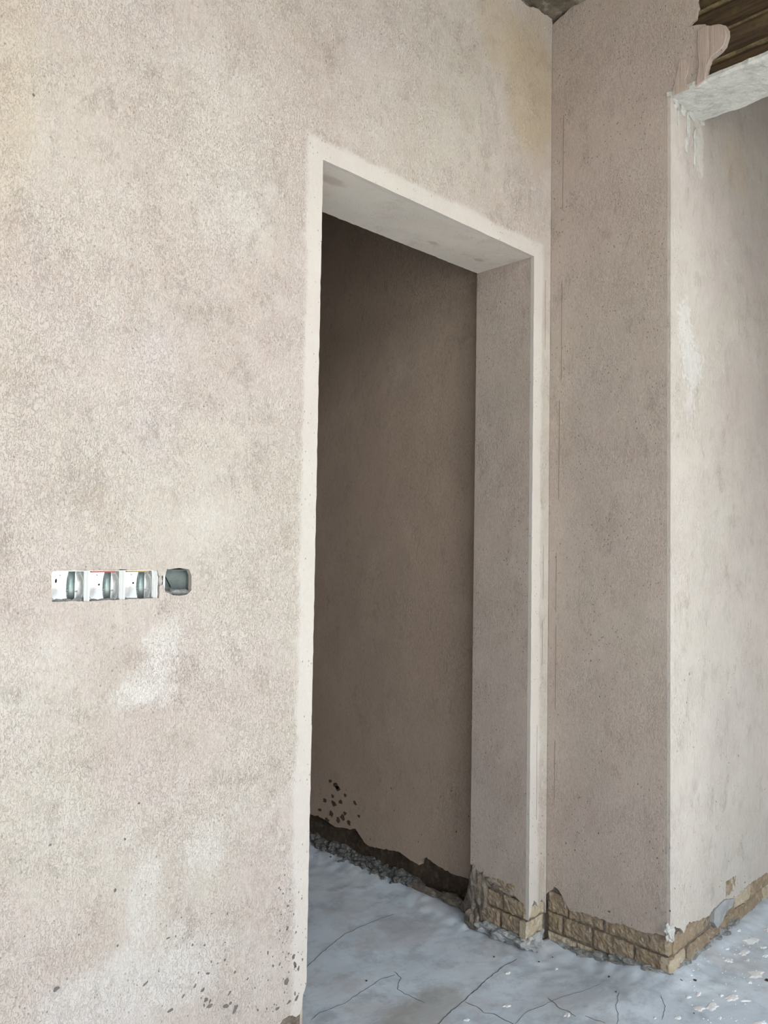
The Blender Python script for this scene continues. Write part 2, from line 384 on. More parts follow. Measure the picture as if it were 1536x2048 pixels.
# --- side wall of the room behind the door
def mp4(u, v, d): return (X4+d, u, v)
def u4(x, y): p = at(x, y, 0, X4); return (p.y, p.z)
b4 = [(4.6, .33), (3.2, .31)] + [u4(*q) for q in ((621, 1629), (636, 1632), (651, 1640), (670, 1654), (685, 1655), (700, 1659), (711, 1657), (728, 1684), (738, 1692), (750, 1695), (771, 1699), (796, 1703), (812, 1714), (830, 1726), (837, 1730), (842, 1720), (853, 1715), (870, 1728), (889, 1739), (908, 1750), (944, 1758))] + [(YW+TW-.002, .235)]
r4 = ragged(b4, .004, .008, 41)
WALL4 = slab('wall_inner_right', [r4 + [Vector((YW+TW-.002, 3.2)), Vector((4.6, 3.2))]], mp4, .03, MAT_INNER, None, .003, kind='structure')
core('masonry', [((X4+.03, YW+TW-.004, -.02), (X4+.3, 4.6, 3.2))], MAT_DARKCORE, WALL4)
def plainwall(name, a, b, mat=MAT_ROOM):
    bm = bmesh.new(); box(bm, a, b); return from_bm(name, bm, mat, kind='structure')
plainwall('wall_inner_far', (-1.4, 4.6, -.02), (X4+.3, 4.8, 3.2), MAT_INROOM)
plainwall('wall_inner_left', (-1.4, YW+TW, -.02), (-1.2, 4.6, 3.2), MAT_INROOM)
plainwall('ceiling_inner', (-1.4, YW+TW, 3.2), (X4+.3, 4.8, 3.35), MAT_CEIL)
# --- room shell around the camera, open to the yard at the front
plainwall('wall_left', (XLEFT-.2, FRONT, -.02), (XLEFT, YW+TW, ZC))
plainwall('wall_side', (XC, FRONT, -.02), (XC+BW, -.45, ZC))
plainwall('wall_side_right', (5.2, FRONT, -.02), (5.4, YE+.3, ZC))
plainwall('wall_side_front', (3.5, FRONT, -.02), (5.2, FRONT+.2, ZC))
plainwall('added_shade_header', (XC+BW, FRONT, 2.05), (3.5, FRONT+.2, ZC))  # unseen header, added to darken the top of the wall beyond
def ceiling():
    xs = axis_grid(XLEFT-.2, 5.4, 1.9, 2.9, .02, .15); ys = axis_grid(FRONT, YW+TW, 1.0, 1.9, .02, .15)
    bm = bmesh.new()
    G = [[bm.verts.new((x, y, ZC+.006+.012*noise.noise(Vector((x*9, y*9, 1)))+.007*noise.noise(Vector((x*28, y*28, 1))))) for y in ys] for x in xs]
    for i in range(len(xs)-1):
        for j in range(len(ys)-1): bm.faces.new((G[i][j], G[i][j+1], G[i+1][j+1], G[i+1][j]))
    r = bmesh.ops.extrude_face_region(bm, geom=bm.faces[:])
    for v in r['geom']:
        if isinstance(v, bmesh.types.BMVert): v.co.z = ZC+.2
    return from_bm('ceiling', bm, MAT_CEIL, kind='structure')
ceiling()

# ------------------------------------------------------------------ brick courses showing under the broken plaster
def bricks(name, parent, mapf, courses, mat, mat2=None, seed=0, prot=.004):
    """courses: (z0, z1, [joint positions]); mapf(u, z, d) with d<0 = proud of the wall"""
    rnd = random.Random(seed); bm = bmesh.new(); k = 0
    for z0, z1, js in courses:
        for a, b in zip(js[:-1], js[1:]):
            a2, b2 = min(a, b)+.0025, max(a, b)-.0025
            if b2-a2 < .008: continue
            pr = rnd.uniform(-prot, prot*.6); k += 1; tilt = rnd.uniform(-.05, .05)
            nu = max(3, int((b2-a2)/.008)); nz = max(3, int((z1-z0)/.008)); g = []
            for i in range(nu+1):
                row = []
                for j in range(nz+1):
                    s, t = i/nu, j/nz; u = a2+(b2-a2)*s; z = z0+.0025+(z1-z0-.005)*t
                    e = min(s*nu, (1-s)*nu, t*nz, (1-t)*nz)
                    q = Vector((u*70+k*5, z*70, seed+k))
                    d = pr + tilt*(u-(a+b)/2) + .0045*noise.noise(q) + .003*noise.noise(q*2.7)
                    if e < .9: d += .004+.006*abs(noise.noise(q*1.7))
                    z += .0022*noise.noise(q*.8+Vector((7, 0, 0))); u += .002*noise.noise(q*.8+Vector((0, 9, 0)))
                    row.append(bm.verts.new(mapf(u, z, d)))
                g.append(row)
            fs = []
            for i in range(nu):
                for j in range(nz): fs.append(bm.faces.new((g[i][j], g[i+1][j], g[i+1][j+1], g[i][j+1])))
            mi = 1 if (mat2 and rnd.random() < .4) else 0
            for f in fs: f.material_index = mi
            # side walls back into the mortar
            def back(seq):
                bk = []
                for (i, j) in seq:
                    s, t = i/nu, j/nz
                    bk.append(bm.verts.new(mapf(a2+(b2-a2)*s, z0+.0025+(z1-z0-.005)*t, .03)))
                for n in range(len(seq)-1):
                    v1 = g[seq[n][0]][seq[n][1]]; v2 = g[seq[n+1][0]][seq[n+1][1]]
                    f = bm.faces.new((v1, v2, bk[n+1], bk[n])); f.material_index = mi
            back([(i, 0) for i in range(nu+1)]); back([(i, nz) for i in range(nu+1)])
            back([(0, j) for j in range(nz+1)]); back([(nu, j) for j in range(nz+1)])
    bmesh.ops.recalc_face_normals(bm, faces=bm.faces)
    me = bpy.data.meshes.new(name); bm.to_mesh(me); bm.free(); me.materials.append(mat)
    if mat2: me.materials.append(mat2)
    return link(name, me, None, parent)
Y2 = lambda x, y: P2(x, y).y
bricks('brickwork', WALL2, lambda u, z, d: (XC+.006+d, u, z), [
    (-.03, .043, [YW, Y2(1150, 1900), Y2(1225, 1900), YE]),
    (.045, .1115, [YW, Y2(1122, 1850), Y2(1182, 1870), Y2(1265, 1905), YE]),
    (.1135, .185, [YW, Y2(1135, 1810), Y2(1204, 1840), YE+.008])], MAT_BRICK, MAT_BRICKY, 3)
X3 = lambda x, y: P3(x, y).x
bricks('brickwork', WALL3, lambda u, z, d: (u, YE+.004+d, z), [
    (-.03, .043, [XC+.001, X3(1392, 1900), X3(1440, 1880), 2.99, 3.2, 3.4, 3.62]),
    (.045, .1115, [XC+.001, X3(1375, 1900), X3(1425, 1880), 2.93, 3.03, 3.26, 3.35, 3.6]),
    (.1135, .178, [XC+.03, X3(1424, 1840), 2.98, 3.12, 3.33, 3.42, 3.6]),
    (.18, .246, [X3(1450, 1800), 3.05, 3.25, 3.45, 3.6])], MAT_BRICKY, MAT_BRICK, 5)
bricks('brickwork', WALL1, lambda u, z, d: (u, YW+.005+d, z), [
    (.042, .103, [XR-.008, XC-.003]), (.105, .15, [XR+.002, XC-.003])], MAT_BRICKY, None, 6, .001)
bricks('brickwork', WALL1, lambda u, z, d: (u, YW+.006+d, z), [
    (-.02, .058, [XL-.012, 1.22, 1.0, .8, .6]), (.06, .13, [XL-.012, 1.3, 1.09, .88, .67])], MAT_BRICK, None, 8)
bricks('brickwork', JAMB, lambda u, z, d: (XR+.000+d, u, z), [
    (.042, .103, [YW+.008, PJ(1000, 1830).y, YW+TW-.04]), (.105, .165, [YW+.008, PJ(1005, 1810).y, YW+TW-.02]), (.168, .22, [YW+.05, YW+TW-.03])], MAT_BRICK, None, 9, .003)

def lumpy(name, parent, pts, mat, seed=0, res=2, **k):
    """irregular lumps: list of (centre, radii)"""
    bm = bmesh.new(); n = 0
    for c, r in pts:
        n += 1
        rr = bmesh.ops.create_icosphere(bm, subdivisions=res, radius=1)
        for v in rr['verts']:
            d = 1+.5*noise.noise(v.co*1.5+Vector((n*3.1, seed, 0)))+.3*noise.noise(v.co*4+Vector((n, seed, 5)))
            v.co = Vector(c)+Vector((v.co[i]*r[i]*d for i in range(3)))
    return from_bm(name, bm, mat, parent, **k)
# mortar flare at the inner foot of the reveal; cement lumps under the pier
lumpy('mortar_foot', JAMB, [((XR+.022, YW+TW-.03, .10), (.03, .055, .17)), ((XR+.02, YW+TW-.01, .02), (.035, .04, .06)), ((XR+.025, YW+.14, .185), (.028, .07, .035))], MAT_MORTAR, 1, 4)
lumpy('cement_foot', JAMB, [((XR+.02, YW+.20, .022), (.032, .06, .03)), ((XR+.02, YW+.12, .02), (.034, .06, .034)), ((XR+.03, YW+.04, .012), (.035, .06, .036)), ((XR+.06, YW+.018, .01), (.045, .03, .035))], MAT_CEMENT, 2, 4)
lumpy('gypsum_lump', WALL1, [((XR+.018, YW+.022, .022), (.018, .03, .026)), ((XR+.055, YW+.012, .022), (.018, .012, .024))], MAT_WHITE, 3, 3)
# grey cement toe along the projecting wall
toe = []
rt = random.Random(4)
for i in range(14):
    t = i/15; y = YW-.06+(YE-.02-YW+.06)*t
    toe.append(((XC+.008, y, fh(XC-.02, y)-.004+rt.uniform(-.004, .004)), (rt.uniform(.016, .034), rt.uniform(.03, .06), rt.uniform(.008, .022))))
for i in range(2, 12):
    x = XC+.0+i*.045; toe.append(((x, YE+.010, fh(x, YE-.02)-.004), (rt.uniform(.03, .05), rt.uniform(.014, .026), rt.uniform(.010, .022))))
lumpy('cement_toe', WALL2, toe, MAT_TOE, 5, 3)
lumpy('gypsum_lump', WALL2, [((XC+.012, YE+.012, b3[0][1]-.012), (.02, .018, .022)), ((XC+.008, YE+.006, b3[0][1]-.035), (.014, .014, .018))], MAT_WHITE, 6, 3)
slab('cement_patch', [ragged([u3(1426, 1822), u3(1434, 1812), u3(1447, 1799), u3(1466, 1796), u3(1462, 1812), u3(1450, 1822), u3(1442, 1842), u3(1432, 1856), u3(1425, 1845)], .002, .008, 33, True)], lambda u, v, d: (u, YE-.006+d, v), .02, MAT_CEMENT, WALL3, .003)
# rubble at the foot of the inner wall
rp = []
rr_ = random.Random(11)
for i in range(150):
    y = rr_.uniform(2.28, 3.3); x = X4+.01-abs(rr_.gauss(0, .022)); s = rr_.uniform(.002, .007)
    rp.append(((x, y, fh(x, y)+s*.4+max(0, (x-X4)+.02)*.5), (s, s*rr_.uniform(.7, 1.4), s*.8)))
for i in range(130):
    y = rr_.uniform(2.28, 3.35); s = rr_.uniform(.006, .015); x = X4+.024-rr_.random()**2*.04
    rp.append(((x, y, fh(X4-.02, y)+rr_.uniform(-.002, .03)*(x-X4+.03)/.05), (s, s*rr_.uniform(.8, 1.5), s*.9)))
for i in range(20): rp.append(((X4+.022, 2.28+i*.055, fh(X4-.02, 2.3)+.006), (.026, .06, .026+.008*math.sin(i*1.7))))
lumpy('rubble', None, rp, MAT_RUBBLE, 12, 3, kind='stuff', label='grey cement crumbs and rubble along the foot of the dark wall inside the doorway', cat='rubble')
lumpy('mortar_ridge', WALL4, [((X4+.0, 2.05, .035), (.022, .08, .022)), ((X4+.0, 1.97, .03), (.026, .05, .024)), ((X4-.0, 2.2, .03), (.016, .09, .014))], MAT_MORTAR, 14, 3)
lumpy('rubble', WALL1, [((XL-.02-i*.05, YW+.012, .10+.03*math.sin(i*2.1)), (.022, .016, .022)) for i in range(5)], MAT_MORTAR, 15, 3)

# ------------------------------------------------------------------ beam over the opening on the right
bz = [ZB+.012, 2.975, 3.065, 3.16, 3.27, ZC]
def wood():
    T = NT('stained_timber')
    v = T.mapv(scale=(3, 1, 14)); g = T.noise(6, 6, .65, v)
    col = T.mix(T.ramp(g, .35, .65), (.085, .058, .030), (.045, .028, .017))
    col = T.mix(T.math('MULTIPLY', T.ramp(T.noise(7, 5, .7), .5, .7), .6), col, (.12, .10, .035))
    col = T.mix(T.math('MULTIPLY', T.ramp(T.noise(22, 5, .7), .62, .75), .5), col, (.28, .23, .17))
    return T.out(col, .75, T.bump(T.noise(30, 6, .7, v), .6, .004))
MAT_WOOD = wood()
BE = bpy.data.objects.new('timber_beam', None); COL.objects.link(BE); BE.location = (XC+.1, .3, ZB)
BE['label'] = 'dark brown boarded timber beam above the opening at upper right, white plaster underneath'; BE['category'] = 'beam'
inv = Matrix.Translation(-BE.location)
for i in range(5):
    bm = bmesh.new(); z0, z1 = bz[i]+.0015, bz[i+1]-.0015
    n = 40; prof = [(.018, z0), (.030, z0), (.034, z1-.006), (.020, z1)]; L = []
    ys = [-.45+(YE+.30+.45)*k/n for k in range(n+1)]
    for y in ys:
        wv = .002*noise.noise(Vector((y*6, i*5, 0)))
        face = (.012 if i % 2 else .020)
        L.append([bm.verts.new(p) for p in ((XC+face+.010+wv, y, z0), (XC+face-.002+wv, y, z1-.012), (XC+face+.003+wv, y, z1), (XC+BW-.015, y, z1), (XC+BW-.015, y, z0))])
    for k in range(n):
        for q in range(5): bm.faces.new((L[k][q], L[k][(q+1) % 5], L[k+1][(q+1) % 5], L[k+1][q]))
    bm.faces.new(L[0]); bm.faces.new(list(reversed(L[-1])))
    bmesh.ops.transform(bm, matrix=inv, verts=bm.verts)
    from_bm('plank', bm, MAT_WOOD, BE)
MAT_EDGE = simple('timber_edge_highlight', (.22, .17, .09), (.10, .075, .04), 25, .9)  # ledge highlights painted as lighter tan strips along the board joints
for zz in bz[1:4]:
    bm = bmesh.new(); n = 60; L = []
    for k in range(n+1):
        y = -.45+(YE+.25+.45)*k/n; wv = .0025*noise.noise(Vector((y*9, zz*7, 0))); hh = .0032+.0025*noise.noise(Vector((y*17, zz*7, 4)))
        L.append([bm.verts.new(p) for p in ((XC+.016, y, zz+wv-hh), (XC+.009, y, zz+wv-hh*.4), (XC+.009, y, zz+wv+hh), (XC+.03, y, zz+wv+hh), (XC+.03, y, zz+wv-hh))])
    for k in range(n):
        for q in range(5): bm.faces.new((L[k][q], L[k][(q+1) % 5], L[k+1][(q+1) % 5], L[k+1][q]))
    bmesh.ops.transform(bm, matrix=inv, verts=bm.verts)
    from_bm('board_edge_highlight', bm, MAT_EDGE, BE)
def beam_soffit():
    bm = bmesh.new(); nx, ny = 26, 150; top = []; bot = []
    for j in range(ny+1):
        y = YE+.012-(YE+.45+.01)*j/ny
        l = XC-.002+.006*noise.noise(Vector((y*14, 0, 2)))+.004*noise.noise(Vector((y*45, 0, 2)))
        r = XC+BW+.010*noise.noise(Vector((y*12, 5, 2)))+.006*noise.noise(Vector((y*50, 5, 2)))
        rowb = []; rowt = []
        for i in range(nx+1):
            s = i/nx; x = l+(r-l)*s
            z = ZB+.005*noise.noise(Vector((x*16, y*16, 3)))+.0022*noise.noise(Vector((x*60, y*60, 3)))
            if i in (0, nx): z += .006
            rowb.append(bm.verts.new((x, y, z))); rowt.append(bm.verts.new((x, y, ZB+.016)))
        bot.append(rowb); top.append(rowt)
    for j in range(ny):
        for i in range(nx):
            bm.faces.new((bot[j][i], bot[j][i+1], bot[j+1][i+1], bot[j+1][i])); bm.faces.new((top[j][i], top[j+1][i], top[j+1][i+1], top[j][i+1]))
        bm.faces.new((bot[j][0], bot[j+1][0], top[j+1][0], top[j][0])); bm.faces.new((bot[j][nx], top[j][nx], top[j+1][nx], bot[j+1][nx]))
    bmesh.ops.transform(bm, matrix=inv, verts=bm.verts)
    from_bm('plaster_underside', bm, MAT_WHITE, BE, label='rough white plaster underside')
beam_soffit()
# smeared thick plaster at the beam end (lies on the projecting wall and the corner)
def smear(name, poly, mapf, mat, parent, h=.004, seed=0):
    pts = ragged(poly, .0015, .006, seed, True)
    return slab(name, [pts], lambda u, v, d: mapf(u, v, d-h), h+.002, mat, parent, .0015)
smear('plaster_smear', [u2(*q) for q in ((1392, 175), (1399, 130), (1396, 95), (1396, 62), (1408, 53), (1436, 52), (1450, 55), (1455, 70), (1449, 90), (1438, 102), (1422, 116), (1415, 135), (1411, 160))], mp2, MAT_SMEAR, WALL2, .005, 51)
smear('plaster_smear', [u2(*q) for q in ((1345, 192), (1352, 160), (1360, 120), (1372, 118), (1378, 135), (1372, 160), (1378, 178))], mp2, MAT_SMEAR, WALL2, .003, 52)
lumpy('gypsum_smear', WALL3, [((X3(x, y), YE-.001, P3(x, y).z), (rx, .004, rz)) for x, y, rx, rz in ((1352, 200, .018, .03), (1366, 214, .026, .025), (1384, 228, .030, .02), (1402, 240, .03, .016), (1376, 252, .012, .05), (1390, 285, .012, .045), (1388, 322, .006, .03), (1356, 232, .006, .04), (1372, 290, .008, .03))], MAT_WHITE, 54, 3)

lumpy('plaster_dab', WALL1, [((P1(324, 1160).x, YW+.012, 1.31), (.006, .008, .022)), ((P1(324, 1180).x, YW+.011, 1.288), (.007, .008, .014)), ((P1(325, 1146).x, YW+.012, 1.331), (.005, .007, .009))], MAT_ROOMP, 60, 3)

# ------------------------------------------------------------------ small chipped spots on plaster
def spots(name, parent, plane, lst, mat, seed):
    """thin irregular flakes; plane(x, y, lift) gives the point on the surface"""
    rnd = random.Random(seed); bm = bmesh.new()
    for (c, su, sv, ang) in lst:
        n = 9; vs = []
        for k in range(n):
            a = 2*math.pi*k/n; r = rnd.uniform(.55, 1.1)
            x = math.cos(a)*su*r; y = math.sin(a)*sv*r
            vs.append(bm.verts.new(plane(c[0]+x*math.cos(ang)-y*math.sin(ang), c[1]+x*math.sin(ang)+y*math.cos(ang))))
        bm.faces.new(vs)
    r = bmesh.ops.extrude_face_region(bm, geom=bm.faces[:])
    return bm, r
def wallspots(name, parent, px, planefn, mapf, mat, seed, rand=None):
    lst = []; rnd = random.Random(seed)
    for (x, y, su, sv, ang) in px:
        u = planefn(x, y); lst.append((u, su, sv, ang))
    if rand:
        x0, y0, x1, y1, n, s0, s1 = rand
        for _ in range(n):
            u = planefn(rnd.uniform(x0, x1), rnd.uniform(y0, y1)); s = rnd.uniform(s0, s1)*rnd.random()
            lst.append((u, s, s*rnd.uniform(1, 2), rnd.uniform(-.6, .6)))
    bm = bmesh.new()
    for (c, su, sv, ang) in lst:
        n = 10; f = []; b = []
        for k in range(n):
            a = 2*math.pi*k/n; r = rnd.uniform(.55, 1.15); x = math.cos(a)*su*r; y = math.sin(a)*sv*r
            uu = c[0]+x*math.cos(ang)-y*math.sin(ang); vv = c[1]+x*math.sin(ang)+y*math.cos(ang)
            f.append(bm.verts.new(mapf(uu, vv, -.0006))); b.append(bm.verts.new(mapf(uu, vv, .001)))
        bm.faces.new(f)
        for k in range(n): bm.faces.new((f[k], f[(k+1) % n], b[(k+1) % n], b[k]))
    return from_bm(name, bm, mat, parent)
MAT_CHIP = simple('chipped_undercoat', (.13, .125, .115), (.18, .17, .16), 40, .95, .5, .002)
wallspots('chip_mark', WALL1, [(113, 1977, .009, .005, .2), (230, 1781, .004, .005, .3), (291, 1967, .009, .0025, .5), (341, 2021, .008, .004, .1), (366, 1993, .006, .002, .8), (390, 1972, .007, .003, .9), (405, 1980, .007, .004, .5), (412, 1999, .006, .006, .5), (419, 2012, .009, .0045, .1), (452, 2012, .010, .006, -.2), (470, 2018, .007, .012, -.5), (461, 2006, .005, .004, 0), (459, 1986, .008, .003, .7), (415, 1947, .007, .003, -.2), (337, 1876, .006, .002, .1), (575, 1856, .004, .006, -.4), (576, 1812, .004, .003, 0), (587, 1914, .006, .008, -.2), (590, 1930, .005, .010, .2), (597, 1937, .004, .007, -.3), (573, 1963, .007, .010, 0), (594, 1995, .005, .011, -.7), (578, 2004, .008, .004, .3), (555, 2017, .008, .005, .2), (566, 1787, .003, .004, 0), (558, 1776, .003, .004, 0), (592, 1864, .003, .003, 0), (470, 1944, .005, .003, .6), (278, 1606, .0035, .003, 0), (100, 1690, .003, .003, 0), (250, 1678, .003, .003, 0), (67, 190, .003, .004, 0), (495, 1958, .005, .002, .5), (450, 1920, .003, .003, 0)],
          u1, mp1, MAT_CHIP, 3, (380, 1880, 612, 2035, 60, .001, .0035))
wallspots('chip_mark', WALL1, [], u1, mp1, MAT_CHIP, 5, (558, 1740, 612, 2000, 75, .0008, .003))
wallspots('chip_mark', WALL1, [], u1, mp1, MAT_CHIP, 6, (20, 1750, 560, 2040, 40, .0008, .003))
wallspots('chip_mark', WALL1, [], u1, mp1, MAT_CHIP, 16, (1064, 1560, 1092, 1790, 40, .0008, .003))
MAT_DCHIP = simple('dark_knock_mark', (.10, .07, .05), (.07, .05, .035), 40, .95, .5, .002)
k4 = [(676, 1577, .013, .007, 0), (660, 1562, .01, .005, 0), (690, 1590, .01, .005, .4), (650, 1602, .012, .006, 0), (668, 1607, .015, .008, .3), (682, 1604, .012, .008, 0), (676, 1640, .01, .008, .3), (690, 1627, .010, .006, 0), (663, 1628, .013, .009, 0), (685, 1635, .016, .008, .3), (672, 1572, .015, .008, .2), (640, 1620, .012, .004, 0), (665, 1592, .008, .005, 0), (710, 1606, .012, .005, .3), (697, 1645, .014, .006, .2), (655, 1640, .014, .006, .2), (718, 1632, .008, .004, 0)]
wallspots('knock_mark', WALL4, [(x, y, s1*1.25, s2*1.7, a) for x, y, s1, s2, a in k4], u4, mp4, MAT_DCHIP, 4, (640, 1560, 940, 1740, 50, .001, .004))
wallspots('chip_mark', WALL2, [(1218, 1823, .006, .004, 0), (1340, 1822, .003, .004, 0), (1150, 1700, .003, .004, 0)], u2, mp2, MAT_CHIP, 8, (1110, 1300, 1335, 1860, 55, .0008, .003))
wallspots('chip_mark', WALL3, [], u3, mp3, MAT_CHIP, 9, (1348, 1300, 1536, 1800, 70, .0008, .003))
# scratches beside the corner
def strip(name, parent, pts, wdt, mapf, mat, lift=-.0007):
    bm = bmesh.new(); A = []; B = []
    n = len(pts)
    for i, p in enumerate(pts):
        t = (Vector(pts[min(i+1, n-1)])-Vector(pts[max(i-1, 0)])); t.normalize(); nn = Vector((-t.y, t.x))
        ww = wdt*(.5+.9*abs(noise.noise(Vector((i*.7, wdt*900, 0)))))*(.3 if i in (0, n-1) else 1)
        A.append((Vector(p)+nn*ww)); B.append((Vector(p)-nn*ww))
    V = [[bm.verts.new(mapf(q[0], q[1], lift)) for q in L] for L in (A, B)]
    W = [[bm.verts.new(mapf(q[0], q[1], .0015)) for q in L] for L in (A, B)]
    for i in range(n-1):
        bm.faces.new((V[0][i], V[0][i+1], V[1][i+1], V[1][i]))
        bm.faces.new((V[0][i], W[0][i], W[0][i+1], V[0][i+1])); bm.faces.new((V[1][i], V[1][i+1], W[1][i+1], W[1][i]))
    return from_bm(name, bm, mat, parent)
MAT_SCR = simple('scratch_groove_shade', (.20, .15, .12), (.24, .19, .15), 40)  # shade inside the scratches, put into their colour
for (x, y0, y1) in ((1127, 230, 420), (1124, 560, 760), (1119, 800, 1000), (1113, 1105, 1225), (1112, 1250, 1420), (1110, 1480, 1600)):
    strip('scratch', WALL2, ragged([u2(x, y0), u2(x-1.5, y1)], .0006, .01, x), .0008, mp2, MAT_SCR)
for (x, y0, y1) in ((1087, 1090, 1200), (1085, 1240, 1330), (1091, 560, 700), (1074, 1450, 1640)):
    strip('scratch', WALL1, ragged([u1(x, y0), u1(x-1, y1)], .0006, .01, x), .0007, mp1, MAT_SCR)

# ------------------------------------------------------------------ floor cracks and splashes
def flo(u, v, d): return (u, v, fh(u, v)-d)
def uf(x, y):
    z = 0
    for _ in range(6): p = at(x, y, 2, z); z = fh(p.x, p.y)
    return (p.x, p.y)
MAT_CRACK = simple('crack_line', (.13, .13, .14), (.17, .17, .18), 40)
for w_, L in ((.0013, [(613, 1935), (650, 1900), (689, 1868), (738, 1846), (790, 1828)]), (.0018, [(868, 2056), (895, 2028), (925, 2004), (965, 1968), (1005, 1933), (1034, 1918)]), (.0011, [(622, 2040), (640, 2026), (690, 2006), (722, 1985), (755, 1962), (790, 1950)]),
              (.0013, [(788, 1943), (802, 1956), (796, 1968), (795, 1979), (818, 1991), (850, 2006)]), (.0014, [(930, 2004), (952, 2014), (968, 2025), (988, 2028), (1005, 2038), (1026, 2048), (1040, 2058)]),
              (.0013, [(1096, 1996), (1110, 2008), (1122, 2017), (1138, 2024), (1152, 2033)]), (.0009, [(1170, 2032), (1190, 2040), (1210, 2046)]), (.001, [(1238, 1985), (1232, 2010), (1236, 2040), (1234, 2056)]),
              (.0008, [(1030, 2048), (1055, 2022), (1085, 2012), (1120, 1995), (1160, 1984), (1200, 1968)]), (.0008, [(1322, 1990), (1330, 2012), (1324, 2040)])):
    strip('crack', FLOOR, ragged([uf(*q) for q in L], .004, .012, L[0][0]), w_, flo, MAT_CRACK, -.0008)
MAT_SPLASH = simple('dried_plaster_splash', (.86, .87, .88), (.78, .79, .80), 60, .9, .4, .002)
def splashes():
    rnd = random.Random(9); bm = bmesh.new()
    L = [(1398, 2018, 12, 5), (1424, 2013, 13, 10), (1464, 1996, 16, 7), (1488, 1905, 11, 7), (1506, 1881, 18, 7), (1458, 1921, 9, 5), (1512, 1948, 16, 9), (1397, 1988, 6, 4), (1377, 1994, 5, 3), (1356, 2036, 7, 4), (1470, 1981, 3, 3), (1443, 1991, 4, 3), (1133, 2030, 9, 5), (1013, 2012, 8, 4), (1015, 1946, 6, 3), (1112, 1938, 4, 2), (1520, 2046, 14, 6), (1310, 2036, 3, 3), (1478, 1861, 4, 3), (1500, 1965, 5, 3), (1530, 1912, 6, 3), (1455, 1898, 4, 2), (1440, 2036, 4, 3), (933, 2040, 6, 3), (1495, 1920, 4, 3), (1490, 2002, 12, 2), (1534, 1860, 6, 5), (1526, 1895, 8, 3)]
    for _ in range(60): L.append((rnd.uniform(1380, 1534), rnd.uniform(1880, 2046), rnd.uniform(.8, 2.4), rnd.uniform(.7, 1.6)))
    for (x, y, rx, ry) in L:
        n = 16 if rx > 3 else 8; ring1 = []; ring2 = []
        c = uf(x, y); cv = bm.verts.new(flo(c[0], c[1], -.003 if rx > 3 else -.0015))
        for k in range(n):
            a = 2*math.pi*k/n; r = rnd.uniform(.65, 1.35)
            q = uf(x+math.cos(a)*rx*r, y+math.sin(a)*ry*r); ring2.append(bm.verts.new(flo(q[0], q[1], .0004)))
            h = (c[0]*.35+q[0]*.65, c[1]*.35+q[1]*.65); ring1.append(bm.verts.new(flo(h[0], h[1], -.0022 if rx > 3 else -.001)))
        for k in range(n):
            bm.faces.new((cv, ring1[k], ring1[(k+1) % n])); bm.faces.new((ring1[k], ring2[k], ring2[(k+1) % n], ring1[(k+1) % n]))
    from_bm('plaster_splash', bm, MAT_SPLASH, FLOOR, label='white dried plaster splashes')
splashes()
peb = []
for (x, y, s) in ((1218, 1954, 4), (1390, 1961, 5), (1534, 1961, 6), (1232, 1984, 2.5), (1078, 1924, 3), (988, 1914, 3), (1074, 1905, 2), (1388, 2027, 2), (733, 1962, 3), (1105, 1915, 2)):
    c = uf(x, y); peb.append(((c[0], c[1], fh(*c)+.001), (s*.0011, s*.0011, s*.0006)))
for i, (c, r) in enumerate(peb[:3]):
    pass
lumpy('grit', None, peb, MAT_DCHIP, 20, 2, kind='stuff', label='few dark grit crumbs scattered on the grey cement floor', cat='grit')

# ------------------------------------------------------------------ switch boxes in the wall
def metal():
    T = NT('galvanised_steel'); T.b.inputs['Metallic'].default_value = 1
    a = T.noise(45, 5, .7); dirt = T.ramp(T.noise(70, 5, .7, T.mapv(loc=(2, 2, 2))), .58, .66)
    low = T.ramp(T.math('ADD', T.Z, T.math('MULTIPLY', T.noise(60, 4), .03)), .022, .012)
    dd = T.math('MAXIMUM', T.math('MULTIPLY', dirt, .8), T.math('MULTIPLY', low, .9), clamp=True)
    T.t.links.new(T.math('SUBTRACT', 1.0, dd), T.b.inputs['Metallic'])
    col = T.mix(T.ramp(a, .3, .7), (.86, .87, .87), (.74, .77, .77)); col = T.mix(dd, col, (.30, .30, .29))
    return T.out(col, T.ramp(dd, 0, 1, .22, .9), T.bump(T.noise(24, 3), .2, .004))
MAT_STEEL = metal()
_f = NT('dull_steel'); _f.b.inputs['Metallic'].default_value = .6; MAT_FLANGE = _f.out((.56, .58, .58), .5)
MAT_HOLE = simple('dark_hole', (.01, .01, .01), (.015, .015, .015), 20)
MAT_PLAS = simple('grey_green_plastic', (.16, .19, .18), (.10, .125, .12), 30, .5, .3, .002)
MAT_RED = simple('red_plastic', (.50, .06, .05), (.42, .08, .06), 30, .5); MAT_YEL = simple('ochre_plastic', (.42, .28, .10), (.35, .25, .10), 30, .5)
